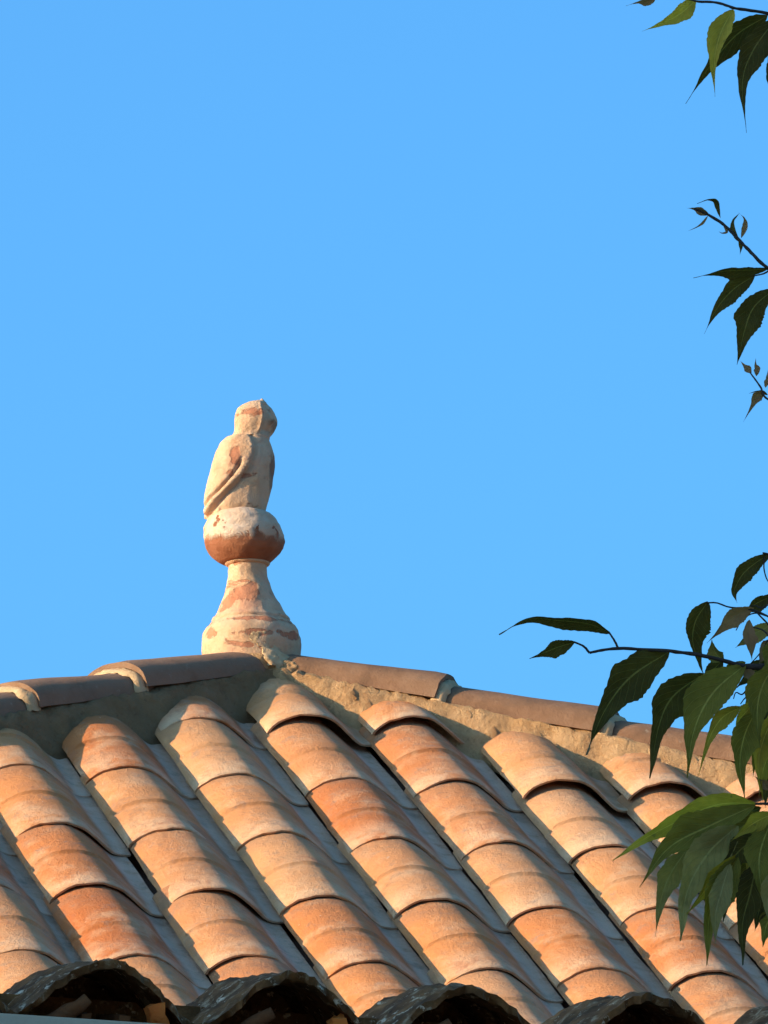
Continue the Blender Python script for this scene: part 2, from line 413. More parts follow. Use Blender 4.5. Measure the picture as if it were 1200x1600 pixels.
# ---- roof tiles: one S-shaped barrel and pan each
PROF = [(0.0, .0165), (.015, .0235), (.05, .0310), (.095, .0382), (.15, .0452), (.22, .0515), (.30, .0560), (.38, .0580), (.46, .0575), (.53, .0545), (.59, .0498),
        (.65, .0428), (.71, .0342), (.765, .0252), (.815, .0168), (.86, .0098), (.90, .0050), (.94, .0022), (.97, .0012), (1.0, .0010), (1.05, .0010)]
YS = [0.0, .003, .010, .05, .10, .145, .168, .1745, .1785, .1825, .20, .25, .30, .36, .43]
def tile_mesh(seed, lift=0.0):
    rs = random.Random(seed)
    vs_, nP, nY = [], len(PROF), len(YS)
    cre = rs.uniform(-.012, .012); step = rs.uniform(.0034, .0050); bend = rs.uniform(-.003, .003); fl = rs.uniform(.0, .0012)
    for layer in (0, 1):
        for yi, y in enumerate(YS):
            for xi, (a, z) in enumerate(PROF):
                da = (PROF[min(xi + 1, nP - 1)][1] - PROF[max(xi - 1, 0)][1]); dx = (PROF[min(xi + 1, nP - 1)][0] - PROF[max(xi - 1, 0)][0]) * P
                nl = math.hypot(da, dx); nx, nzv = -da / nl, dx / nl
                bar = smoothstep(.008, .03, z)
                yy = y + (cre * bar if .16 < y < .19 else 0)
                if yi < 3: yy += .004 * nz((a * 5, seed * 2.3, 1.3)) + .003 * nz((a * 17, seed * 5.1, 3.3), 1, 3)
                zz = z * (1.0 - .02 * y / .43 * bar)            # slight taper
                zz += (.0054 - .0030 * bar) * (1 - y / L)                       # lower end rides on the tile below
                saw = (1 - y / .176) if y < .176 else max(0, 1 - (y - .1785) / .18) if y > .1785 else .0
                if y <= .1765: saw = (1 - y / .176) * .8
                zz += step * saw * bar
                if .170 < y < .1775: zz -= .0016 * bar
                zz += fl * bar * smoothstep(.06, 0, y)
                zz += .0022 * nz((a * 4, y * 9, seed * 3.1)) + bend * math.sin(y / .43 * 3.14)
                x = a * P + .0015 * nz((y * 7, seed * 1.7, 4.4)) * 1.0
                if layer == 0 and yi == 0: zz -= .0020
                if layer == 1:
                    th = .0058; x -= nx * th; zz -= nzv * th
                    if yi == 0: yy += .001
                zz += lift * (1 - y / .43)
                vs_.append((x, yy, zz))
    nn = nP * nY; fs = []
    for yi in range(nY - 1):
        for xi in range(nP - 1):
            i = yi * nP + xi
            fs.append((i, i + 1, i + nP + 1, i + nP)); j = nn + i
            fs.append((j, j + nP, j + nP + 1, j + 1))
    for xi in range(nP - 1):
        fs.append((xi, nn + xi, nn + xi + 1, xi + 1)); k = (nY - 1) * nP + xi
        fs.append((k, k + 1, nn + k + 1, nn + k))
    for yi in range(nY - 1):
        i = yi * nP; fs.append((i, i + nP, nn + i + nP, nn + i)); k = i + nP - 1
        fs.append((k, nn + k, nn + k + nP, k + nP))
    me = bpy.data.meshes.new('roof_tile'); me.from_pydata(vs_, [], fs); me.update()
    me.polygons.foreach_set('use_smooth', [True] * len(me.polygons)); me.set_sharp_from_angle(angle=R(42))
    me.materials.append(M['tile'])
    return me
variants = [tile_mesh(i + 1, (0, 0, .0008, .0022)[i % 4]) for i in range(16)]
lifted = [tile_mesh(31 + i, .014) for i in range(3)]
# hip planes in the local frame of the roof: (u, up-slope) coordinates of a point on each hip
def hip2d(h):
    p = RMI @ (APEX + h); a = RMI @ APEX; return Vector((a.x, a.y)), Vector((p.x - a.x, p.y - a.y)).normalized()
aL, dL = hip2d(HL); aR, dR = hip2d(HR)
nL = Vector((dL.y, -dL.x));  nL = nL if nL.y > 0 else -nL       # pointing out of the front slope
nR = Vector((dR.y, -dR.x));  nR = nR if nR.y > 0 else -nR
rs = random.Random(5)
for c in range(0, 10):
    for j in range(-11, 12):
        x0, y0 = j * P, -c * L
        cs = [Vector((x0 + a, y0 + b)) for a in (0, P * 1.05) for b in (0, .43)]
        sL = [(q - aL).dot(nL) for q in cs]; sR = [(q - aR).dot(nR) for q in cs]
        if min(sL) > -.03 or min(sR) > -.03: continue
        # drop pieces whose part below the mortar would be a sliver
        low = min(max((q - aL).dot(nL), (q - aR).dot(nR)) for q in cs)
        if low > -.12: continue
        cutL, cutR = max(sL) > -.01, max(sR) > -.01
        me = (lifted[(j + c) % 3] if cutR and j >= 0 else variants[rs.randrange(16)])
        rot = rs.gauss(0, .011); dx, dy, dz = rs.gauss(0, .0025), rs.gauss(0, .008), rs.uniform(-.0005, .0020)
        loc = Matrix.Translation((x0 + dx, y0 + dy, dz)) @ Matrix.Rotation(rot, 4, 'Z')
        if cutL or cutR:
            bm = bmesh.new(); bm.from_mesh(me); inv = loc.inverted()
            for flag, a, n2 in ((cutL, aL, nL), (cutR, aR, nR)):
                if flag:
                    q = a - n2 * .012
                    bmesh.ops.bisect_plane(bm, geom=bm.verts[:] + bm.edges[:] + bm.faces[:], plane_co=inv @ Vector((q.x, q.y, 0)),
                                           plane_no=inv.to_3x3() @ Vector((n2.x, n2.y, 0)), clear_outer=True)
            if len(bm.faces) < 8: bm.free(); continue
            me = bpy.data.meshes.new('roof_tile'); bm.to_mesh(me); bm.free(); me.materials.append(M['tile'])
        o = bpy.data.objects.new('roof_tile', me); col.objects.link(o)
        o.parent = roof; o.matrix_parent_inverse = roof.matrix_world.inverted(); o.matrix_basis = RM @ loc

# ---- hips: mortar bed, ridge tiles, mortar at the joints
def hip_frame(h):
    """origin at the apex; x = along the hip downwards, y = sideways (front side positive), z = up"""
    x = h; hh = Vector((h.x, h.y, 0)).normalized(); y = Vector((hh.y, -hh.x, 0))
    if y.dot(VH) < 0: y = -y
    z = x.cross(y)
    if z.z < 0: z = -z
    return x, y, z
def hipp(h, s, w, z):
    x, y, zz = hip_frame(h); return APEX + x * s + y * w + zz * z

def mortar_bed(h, length, rough, mat, seed, w0, w1):
    sec = [(-.11, -.12), (-.085, .00), (-.065, .046), (0, .054), (w0 * .86, .053), (w0, .046), (w0 + (w1 - w0) * .18, .036), (w0 + (w1 - w0) * .36, .024), (w0 + (w1 - w0) * .54, .010),
           (w0 + (w1 - w0) * .75, -.008), (w1, -.030), (w1 + .012, -.07)]
    n = int(length / .012); vs_, fs = [], []
    for i in range(n + 1):
        s = i / n * length
        for k, (w, z) in enumerate(sec):
            p = Vector((s * 1.0, w, z)); d = rough * (nz((s * 22, w * 22, seed), 1, 5)) + rough * 1.3 * nz((s * 75, w * 75 + z * 75, seed + 7), 1, 4)
            wav = .012 * nz((s * 6, seed, 2), 1, 2) if k > 5 else 0
            vs_.append(hipp(h, s, w + d + wav, z + (d * .6 if k > 3 else 0)))
    m_ = len(sec)
    for i in range(n):
        for k in range(m_ - 1):
            a = i * m_ + k; fs.append((a, a + 1, a + m_ + 1, a + m_))
    fs.append(tuple(range(m_))); fs.append(tuple(n * m_ + k for k in range(m_))[::-1])
    bm = bmesh.new(); tmp = bpy.data.meshes.new('t'); tmp.from_pydata([tuple(v) for v in vs_], [], fs); bm.from_mesh(tmp); bpy.data.meshes.remove(tmp)
    return adopt(bm_obj('mortar_bed', bm, mat, None, True, 50), roof)
bedL = mortar_bed(HL, 2.6, .004, M['shaded_mortar'], 3.3, .086, .118)
bedR = mortar_bed(HR, 2.6, .0055, M['mortar'], 8.1, .090, .114)

def arch(w, hgt, k, n):               # point on the outer half section of a ridge tile
    a = math.pi * k / n
    return -w * math.cos(a), hgt * max(0.0, math.sin(a)) ** .66
def ridge_tile(h, s0, length, base, seed, mat, w_low=.094, w_up=.074, hg=.062):
    n, m_ = 18, 12; vs_, fs = [], []
    for layer in (0, 1):
        for i in range(m_ + 1):
            t = i / m_; s = s0 + length * t
            w = w_up + (w_low - w_up) * t; hh = hg * (w / w_low)
            lift = base + .012 * t
            if layer == 0 and i == m_: hh -= .002; w -= .001
            for k in range(n + 1):
                y, z = arch(w - .013 * layer, hh - .013 * layer, k, n)
                d = .0022 * nz((s * 9, y * 12, seed), 1, 3)
                vs_.append(hipp(h, s + (.004 * nz((k * .4, seed, 5)) if i == m_ else 0), y, lift + z + d))
    nn = (m_ + 1) * (n + 1)
    for i in range(m_):
        for k in range(n):
            a = i * (n + 1) + k; fs.append((a, a + 1, a + n + 2, a + n + 1)); b = a + nn; fs.append((b, b + n + 1, b + n + 2, b + 1))
    for k in range(n):
        fs.append((k, nn + k, nn + k + 1, k + 1)); a = m_ * (n + 1) + k; fs.append((a, a + 1, nn + a + 1, nn + a))
    for i in range(m_):
        a = i * (n + 1); fs.append((a, a + n + 1, nn + a + n + 1, nn + a)); b = a + n; fs.append((b, nn + b, nn + b + n + 1, b + n + 1))
    bm = bmesh.new(); tmp = bpy.data.meshes.new('t'); tmp.from_pydata([tuple(v) for v in vs_], [], fs); bm.from_mesh(tmp); bpy.data.meshes.remove(tmp)
    return adopt(bm_obj('ridge_tile', bm, mat, None, True, 45), roof)
def ridge_joint(h, s0, base, seed, wid=.030, w=.084, hg=.054):
    """irregular ring of mortar squeezed out under the end of the upper tile"""
    n, m_ = 26, 5; vs_, fs = [], []
    for i in range(m_ + 1):
        t = i / m_
        for k in range(n + 1):
            y, z = arch(w, hg, k, n)
            g_ = 1 + .05 * math.sin(math.pi * t) * 1.0 - .12 * (t > .9)
            d = .004 * nz((t * 3, k * .45, seed), 1, 4)
            s = s0 - .01 + (wid + .010 * nz((k * .25, seed, 1), 1, 3)) * t
            vs_.append(hipp(h, s, y * (g_ if t < .9 else .95) + d * .5, base + z * (g_ if t < .9 else .9) + d))
    for i in range(m_):
        for k in range(n):
            a = i * (n + 1) + k; fs.append((a, a + 1, a + n + 2, a + n + 1))
    bm = bmesh.new(); tmp = bpy.data.meshes.new('t'); tmp.from_pydata([tuple(v) for v in vs_], [], fs); bm.from_mesh(tmp); bpy.data.meshes.remove(tmp)
    return adopt(bm_obj('mortar_joint', bm, M['joint'], None, True, 60), roof)
BASE = .042
for h, starts, sd in ((HL, [-.02, .385, .67, .98, 1.29, 1.60, 1.91], 1.0), (HR, [.03, .365, .70, 1.03, 1.36, 1.69, 2.02], 20.0)):
    for i, s in enumerate(starts):
        e = starts[i + 1] if i + 1 < len(starts) else s + .32
        up = s if i == 0 else s - .06
        ridge_tile(h, up, e - up, BASE + (0 if i == 0 else -.002), sd + i * 1.7, M['ridge_shaded'] if h is HL else M['ridge'])
        if i + 1 < len(starts): ridge_joint(h, e, BASE + .004, sd + i * 2.3)

# ------------------------------------------------------------------ finial with the owl
FY = APEX.y
PXM = FPX / ((at(392, 1000, FY) - CAM).dot(fwd))               # photo pixels per metre at the apex
ZC = math.cos(R(11.0))
fin_base = at(392, 1000, FY)
def fz(py): return (1000 - py) / PXM / ZC                     # height above the y = 1000 line
finial = tag(empty('roof_finial', fin_base - Z * .10), 'weathered clay owl finial standing on the peak of the roof', 'finial')
bpy.context.view_layer.update()

def ring_mesh(name, rows, mat, parent, seg=96, rough=.002, seed=0.0, cap=True, rfun=None, depth=1.0, origin=None):
    """rows: (photo y, left x, right x) silhouettes turned into rings round a vertical axis"""
    vs_, fs = [], []
    org = origin or Vector((0, 0, 0))
    for (py, lx, rx) in rows:
        cx, r = (lx + rx) / 2, (rx - lx) / 2 / PXM
        c = fin_base + Vector((RT.x, RT.y, 0)).normalized() * ((cx - 392) / PXM) + Z * fz(py)
        for k in range(seg):
            a = 2 * math.pi * k / seg; ca, sa = math.cos(a), math.sin(a)
            rr = r
            if rfun: rr = rfun(py, cx, r, ca, sa)
            p = c + Vector((ca, sa * depth, 0)) * rr
            p += Vector((ca, sa, .3)) * (rough * nz((p - fin_base) * 38 + Vector((seed, 0, 0)), 1, 4) + rough * .8 * nz((p - fin_base) * 11 + Vector((0, seed, 0)), 1, 2))
            vs_.append(p - org)
    n = len(rows)
    for i in range(n - 1):
        for k in range(seg):
            k2 = (k + 1) % seg
            fs.append((i * seg + k, (i + 1) * seg + k, (i + 1) * seg + k2, i * seg + k2))
    if cap:
        for i, s in ((0, 1), (n - 1, -1)):
            c = sum((vs_[i * seg + k] for k in range(seg)), Vector()) / seg
            vs_.append(c); ci = len(vs_) - 1
            for k in range(seg):
                k2 = (k + 1) % seg
                fs.append((ci, i * seg + k, i * seg + k2) if s > 0 else (ci, i * seg + k2, i * seg + k))
    bm = bmesh.new(); tmp = bpy.data.meshes.new('t'); tmp.from_pydata([tuple(v) for v in vs_], [], fs); bm.from_mesh(tmp); bpy.data.meshes.remove(tmp)
    o = bm_obj(name, bm, mat, None, True, 60)
    o.location = org
    return adopt(o, parent)

def dense(tab, step):
    ys = np.arange(tab[0][0], tab[-1][0] + .01, step)
    return [(float(y), *interp(tab, y)) for y in ys]

pedestal_tab = [(872, 355.6, 419.5), (885, 357, 417.5), (901, 356.5, 418.6), (915, 355, 422), (931, 350, 430), (945, 344.5, 437), (956, 340, 442), (964, 335.5, 447.5), (967.5, 331.5, 452.5), (970, 331, 453), (972, 332, 452),
                (976, 328.5, 456), (983, 321.5, 463), (990, 317, 467.8), (996, 315.5, 469.5), (1008, 315, 470), (1030, 316, 470), (1110, 318, 468)]
ring_mesh('pedestal', dense(pedestal_tab, 2.5), M['finial'], finial, rough=.0022, seed=3.1)
collar_tab = [(876, 358, 418), (877.5, 353.5, 421.5), (880, 352, 423), (882.5, 353.5, 421.5), (884, 358, 417)]
ring_mesh('collar', collar_tab, M['finial'], finial, rough=.0006, seed=5.0)
ball_tab = [(797, 352, 404), (799, 340, 416), (803, 331, 425), (810, 324, 433), (823, 319.5, 441), (837, 318.5, 445.5), (846, 319.5, 446.5), (855, 322.5, 444.5), (863, 327.5, 439.5), (870, 334, 432), (876, 342, 425.5), (880, 350, 421)]
bc = fin_base + Z * fz(842) + Vector((-9.5 / PXM, 0, 0))
ring_mesh('ball', dense(ball_tab, 2.0), M['ball'], finial, rough=.0018, seed=9.0, origin=bc)

owl_tab = [(621.5, 405, 411), (624, 395, 418), (627, 386, 421.5), (631, 379, 425.5), (635, 374, 429), (640, 371.5, 432), (647, 369.3, 435), (653, 368.7, 436), (658, 368.6, 435.5), (663, 368.7, 433.5),
           (669, 368.3, 431), (674, 367.5, 428), (679, 364, 424.5), (685, 358.5, 423), (694, 350, 426), (703, 345.5, 428.8), (711, 342.3, 430.2), (725, 337, 431), (740, 333, 429.2), (758, 328.3, 426.3),
           (775, 324.7, 422), (793, 323, 417.5), (804, 323.5, 417), (812, 328, 418)]
wing_edge = [(672, 376), (676, 384), (682, 391), (690, 395.5), (705, 397.5), (720, 395.5), (735, 390), (750, 380), (765, 366.5), (780, 350.5), (795, 336), (806, 327)]
fdir = R(-24)                                                   # the owl looks right, a little towards the camera
def owl_r(py, cx, r, ca, sa):
    # rounder-than-square section
    e = 2.35
    rr = r / (abs(ca) ** e + abs(sa) ** e) ** (1 / e)
    xs = cx + rr * ca * PXM                                      # photo x of this vertex
    if py < 682:                                                 # head: facial disc with a rim, brow and beak
        a = math.atan2(sa, ca) - fdir; a = (a + math.pi) % (2 * math.pi) - math.pi
        k = smoothstep(624, 634, py) * smoothstep(682, 672, py); t = abs(a)
        along = rr * math.cos(a); lim = r * .70
        if along > lim: rr += (lim / max(.2, math.cos(a)) - rr) * k      # flat facial disc
        beak = math.exp(-(t / R(11)) ** 2) * math.exp(-((py - 656) / 8) ** 2)
        eye = math.exp(-((t - R(25)) / R(9)) ** 2) * math.exp(-((py - 647) / 6) ** 2)
        rim = math.exp(-((t - R(47)) / R(6)) ** 2)
        rr += k * .0022 * rim + .012 * beak - .004 * eye * k
    else:                                                        # body: wing in relief, two feather edges
        xe = interp(wing_edge, py)[0]
        side = smoothstep(.08, .5, abs(sa))
        w = smoothstep(xe + 1.0, xe - 2.0, xs)
        rr += .0095 * w * side
        rr -= .0075 * side * math.exp(-((xs - (xe - 13 - (740 - py) * .02)) / 2.4) ** 2) * smoothstep(715, 735, py) * smoothstep(806, 790, py)
        rr -= .0045 * side * math.exp(-((xs - (xe + 4.5)) / 4.0) ** 2)
        if py > 700: rr += .0022 * math.exp(-((xs - 406) / 5) ** 2) * side
        rr -= .004 * smoothstep(790, 806, py) * (xs > 345)
    return rr
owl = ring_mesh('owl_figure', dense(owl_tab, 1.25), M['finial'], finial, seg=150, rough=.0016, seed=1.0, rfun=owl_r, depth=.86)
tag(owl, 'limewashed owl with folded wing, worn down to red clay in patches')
# ear tuft standing on the head
def blob(name, centre, ax, rough, mat, parent, seed, sub=4, freq=20):
    bm = bmesh.new(); bmesh.ops.create_icosphere(bm, subdivisions=sub, radius=1.0)
    for v in bm.verts:
        d = v.co.copy()
        r = 1 + rough * nz(d * 1.7 + Vector((seed, 0, 0)), 1, 2) + rough * .2 * nz(d * 3 + Vector((0, seed, 0)), 1, 4)
        v.co = ax[0] * (d.x * r) + ax[1] * (d.y * r) + ax[2] * (d.z * r)
    o = bm_obj(name, bm, mat, None, True, 70); o.location = centre
    return adopt(o, parent)
ring_mesh('ear_tuft', [(619, 411, 413.6), (622, 408.5, 416), (626, 405.5, 418.5), (631, 400, 421), (638, 396, 424)], M['finial'], owl, seg=24, rough=.0006, seed=2.0, depth=.9)
# mortar thrown round the foot of the finial
def px_blob(name, px, py, dy, rx, ry, rz, rough, mat, parent, seed, tilt=0.0, sub=4):
    c_, s_ = math.cos(tilt), math.sin(tilt)
    return blob(name, at(px, py, FY + dy), (Vector((rx * c_, 0, -rx * s_)), Vector((0, ry, 0)), Vector((rz * s_, 0, rz * c_))), rough, mat, parent, seed, sub)
# a smear of mortar that hugs the foot of the pedestal and spills over the end of the left ridge tile
vs_, fs, na, nh = [], [], 34, 40
axc = fin_base
for i in range(na + 1):
    az = R(-108 + 84 * i / na)
    for j2 in range(nh + 1):
        py = 992 + 84 * j2 / nh
        pxx = 392 + 77 * math.cos(az)
        tt = (py - 1002) / 60                                        # the band runs down to the right
        cxp = 402 + 44 * max(0, min(1.15, tt))
        hw_ = 20 + 7 * nz((py * .05, 3.1, 1), 1, 3) + 6 * tt
        e_ = (hw_ - abs(pxx - cxp)) / 7 + .8 * nz((pxx * .09, py * .09, 2), 1, 4)
        mk = smoothstep(-.3, .7, e_) * smoothstep(994, 1003, py + 4 * nz((pxx * .1, 1, 1), 1, 2)) * smoothstep(1074, 1066, py)
        r_ = .0800 + .0165 * mk + .016 * mk * smoothstep(1020, 1056, py) + .0028 * nz((pxx * .16, py * .16, 7), 1, 4)
        vs_.append(axc + Vector((math.cos(az) * r_, math.sin(az) * r_, fz(py))))
for i in range(na):
    for j2 in range(nh):
        a_ = i * (nh + 1) + j2; fs.append((a_, a_ + 1, a_ + nh + 2, a_ + nh + 1))
adopt(mesh_obj('mortar_patch', vs_, fs, M['joint'], None, True, 55), roof)
px_blob('mortar_patch', 405, 1036, -.075, .034, .03, .020, .12, M['mortar'], roof, 6.4, .45, 5)
px_blob('mortar_patch', 452, 1052, -.05, .03, .05, .026, .12, M['mortar'], roof, 7.1, 0, 5)

# ------------------------------------------------------------------ foreground: old tiles on top of a wall
CY = 12.1
PHC = R(15.0); SLC = R(10.4)
UC = Vector((math.cos(PHC), math.sin(PHC), -.032)).normalized(); VC = Vector((math.sin(PHC), -math.cos(PHC), 0))   # VC points out of the mouths
c0 = at(174, 1500, CY - .21)                                    # crest of the first whole cover tile, at its mouth
PC = 0.254
AX = (VC * -math.cos(SLC) + Z * math.sin(SLC))                   # up the tile, away from the camera
NC = UC.cross(AX); NC = NC if NC.z > 0 else -NC
old = tag(empty('coping_wall', (c0.x, c0.y, 0)), 'wall in the foreground topped with black lichen-covered barrel tiles', 'wall')
bpy.context.view_layer.update()
def barrel(name, org, w, hgt, w2, length, th, convex, mat, seed, ext=0.0, nseg=40, nl=16, rough=.003, chew=.004):
    vs_, fs = [], []
    for layer in (0, 1):
        for i in range(nl + 1):
            t = i / nl; ww = w + (w2 - w) * t; hh = hgt * (ww / w)
            for k in range(nseg + 1):
                a = math.pi * (-ext + (1 + 2 * ext) * k / nseg)
                if convex:                                           # bell-shaped old cover
                    x = ww * (2 * k / nseg - 1); z = hh * ((1 + math.cos(math.pi * x / ww)) / 2) ** .72 - th * layer
                else:
                    x = -(ww - th * layer) * math.cos(a); z = (hh - th * layer) * math.sin(a)
                d = rough * nz((x * 18, t * 6, seed), 1, 4) + rough * .7 * nz((x * 60, t * 20, seed), 1, 3)
                if not convex: z = -z
                y = length * t
                if i == 0: y += chew * nz((k * .35, seed, layer * .3), 1, 4) + .002
                vs_.append(org + UC * (x) + AX * y + NC * (z + d * (1 if convex else -1)))
    m_ = nseg + 1; nn = (nl + 1) * m_
    for i in range(nl):
        for k in range(nseg):
            a = i * m_ + k; fs.append((a, a + 1, a + m_ + 1, a + m_)); b = a + nn; fs.append((b, b + m_, b + m_ + 1, b + 1))
    for k in range(nseg):
        fs.append((k, nn + k, nn + k + 1, k + 1)); a = nl * m_ + k; fs.append((a, a + 1, nn + a + 1, nn + a))
    for i in range(nl):
        a = i * m_; fs.append((a, a + m_, nn + a + m_, nn + a)); b = a + nseg; fs.append((b, nn + b, nn + b + m_, b + m_))
    bm = bmesh.new(); tmp = bpy.data.meshes.new('t'); tmp.from_pydata([tuple(v) for v in vs_], [], fs); bm.from_mesh(tmp); bpy.data.meshes.remove(tmp)
    return adopt(bm_obj(name, bm, mat, None, True, 50), old)
rs = random.Random(3)
HC = .088
for i in range(-3, 9):
    o_ = c0 + UC * (PC * i) - NC * HC + VC * rs.uniform(-.012, .012) + Z * rs.uniform(-.003, .003)
    barrel('cover_tile', o_, .142, HC, .126, .30, .0115, True, M['old'], 3.0 + i * 1.9, .03, rough=.007, chew=.022)
    pv = [o_ + AX * .23 + NC * -.05] + [o_ + AX * (.23 + .02 * math.sin(a * 3)) + UC * (-.09 * math.cos(a)) + NC * (.066 * math.sin(a)) for a in [math.pi * q / 12 for q in range(13)]]
    pv = pv + [p + AX * .05 for p in pv]
    pf = [(0, q + 1, q + 2) for q in range(12)] + [(14, 14 + q + 2, 14 + q + 1) for q in range(12)] + [(q + 1, q + 15, q + 16, q + 2) for q in range(12)]
    adopt(mesh_obj('mortar_plug', pv, pf, M['old'], smooth=False), old)
    p_ = c0 + UC * (PC * (i + .5)) - NC * (HC - .012) + VC * -.01
    barrel('pan_tile', p_, .108, .075, .105, .30, .014, False, M['pan'], 40 + i * 1.3, 0.02, chew=.012)
    # broken bit of clay wedged inside the right of the mouth
    bm = bmesh.new(); bmesh.ops.create_cube(bm, size=1.0); bmesh.ops.subdivide_edges(bm, edges=bm.edges[:], cuts=3, use_grid_fill=True)
    sx, sy, sz = rs.uniform(.016, .024), .03, rs.uniform(.038, .052)
    til = rs.uniform(-.5, -.2)
    for v in bm.verts:
        q = Vector((v.co.x * sx, v.co.y * sy, v.co.z * sz)); q += Vector((1, 1, 1)) * (.006 * nz(q * 60 + Vector((i * 3.3, 0, 0)), 1, 3))
        q = Vector((q.x * math.cos(til) + q.z * math.sin(til), q.y, -q.x * math.sin(til) + q.z * math.cos(til)))
        v.co = o_ + UC * (.074 + q.x) + AX * (.012 + q.y) + NC * (.010 + q.z)
    adopt(bm_obj('clay_shard', bm, M['chip'], None, True, 40), old)
    pth = [o_ + UC * (-.088 + .062 * q / 5 + .003 * nz((q, i, 1))) + AX * (.012 - .01 * q / 5) + NC * (-.012 + .046 * q / 5 + .004 * nz((q * 1.3, i, 5))) for q in range(6)]
    v_, f_ = tube(pth, [.010, .012, .012, .011, .011, .008], 8, .3)
    adopt(mesh_obj('clay_rim', v_, f_, M['pan']), old)
# wall body and pale fascia board
mc = Matrix.Identity(4)
for r_ in range(3):
    mc[r_][0] = UC[r_]; mc[r_][1] = -VC[r_]; mc[r_][2] = (0, 0, 1)[r_]; mc[r_][3] = c0[r_]
adopt(box_obj('wall_body', (-1.6, -.027, -c0.z - .1), (3.0, .36, -.185), M['stone'], None, 0, mc), old)
# mortar packing behind the mouths
adopt(box_obj('mortar_packing', (-1.6, .17, -.19), (3.0, .27, -.024), M['old'], None, 0, mc), old)
f0 = at(0, 1587, c0.y - .12); 
adopt(box_obj('fascia_board', (-1.6, -.06, (f0 - c0).z - .12), (3.0, -.03, (f0 - c0).z + .002), M['board'], None, .003, mc), old)

# ------------------------------------------------------------------ neighbouring house to the left, whose shade falls on the foreground
nb = tag(empty('neighbour_house', (-8, 8, 0)), 'plastered two storey house to the left whose shade covers the foreground', 'house')
bpy.context.view_layer.update()
NX0, NX1, NY0, NY1, NH = -12.0, -5.2, 2.2, 11.6, 6.9
adopt(box_obj('wall', (NX0, NY0, -.1), (NX1, NY1, NH), M['plaster']), nb)
nr = [(NX0 - .3, NY0 - .3, NH), (NX1 + .3, NY0 - .3, NH), (NX1 + .3, NY1 + .1, NH), (NX0 - .3, NY1 + .1, NH), (NX0 - .3, NY0 - .3, NH + .12), (NX1 + .3, NY0 - .3, NH + .12),
      (NX1 + .3, NY1 + .1, NH + .12), (NX0 - .3, NY1 + .1, NH + .12), ((NX0 + NX1) / 2, NY0 + 2.6, NH + 1.5), ((NX0 + NX1) / 2, NY1 - 2.6, NH + 1.5)]
adopt(mesh_obj('roof', nr, [(0, 3, 2, 1), (0, 1, 5, 4), (1, 2, 6, 5), (2, 3, 7, 6), (3, 0, 4, 7), (4, 5, 8), (5, 6, 9, 8), (6, 7, 9), (7, 4, 8, 9)], M['deck'], smooth=False), nb)
for fy in (3.8, 6.9, 10.0):
    for fzv in (1.0, 4.0):
        w_ = adopt(box_obj('window', (NX1 - .05, fy - .45, fzv), (NX1 + .03, fy + .45, fzv + 1.4), M['board']), nb)
        for s_ in (-1, 1):
            adopt(box_obj('pane', (NX1 + .02, fy + s_ * .21 - .18, fzv + .08), (NX1 + .036, fy + s_ * .21 + .18, fzv + 1.32), M['glass']), w_)
            adopt(box_obj('shutter', (NX1 + .005, fy + s_ * .70 - .23, fzv - .02), (NX1 + .045, fy + s_ * .70 + .23, fzv + 1.42), M['wood'], None, .006), nb)

# ------------------------------------------------------------------ tree on the right
TY = 10.6
tree = tag(empty('leafy_tree', (2.6, TY + .3, 0)), 'tree with long drooping serrated leaves reaching in from the right', 'tree')
bpy.context.view_layer.update()
trunk_pts = [Vector((2.6, TY + .3, -.1)), Vector((2.55, TY + .3, 1.2)), Vector((2.62, TY + .25, 2.4)), Vector((2.5, TY + .2, 3.6)), Vector((2.55, TY + .25, 4.8)), Vector((2.45, TY + .2, 6.2))]
tp = smooth_path(trunk_pts, 30)
v_, f_ = tube(tp, [.16 - .12 * i / 30 for i in range(31)], 14, .18)
adopt(mesh_obj('trunk', v_, f_, M['bark']), tree)

def twig(pts, r0, r1, limb_from=None, n=24):
    """a branch: pixel way-points (x, y, depth offset) from the outside of the frame inwards"""
    ps = [at(x, y, TY + d) for x, y, d in pts]
    if limb_from is not None:
        k0 = min(tp, key=lambda p: abs(p.z - limb_from)); ps = [k0, k0 + (ps[0] - k0) * .5 + Z * .18] + ps
    path = smooth_path(ps, n * 2)
    rad = []
    for i in range(len(path)):
        t = i / (len(path) - 1)
        rad.append(r0 + (r1 - r0) * t if limb_from is None else max(r1, .026 * max(0, 1 - t * 2.0) ** 2.0 + r0 * (1 - t) * 1.1 + r1 * t))
    v_, f_ = tube(path, rad, 7, .35)
    return adopt(mesh_obj('branch', v_, f_, M['twig']), tree)
def side_twig(parent, pts, r0, r1):
    path = smooth_path([at(x, y, TY + d) for x, y, d in pts], 14)
    v_, f_ = tube(path, [r0 + (r1 - r0) * i / 14 for i in range(15)], 6, .3)
    return adopt(mesh_obj('twig', v_, f_, M['twig'], None), parent)

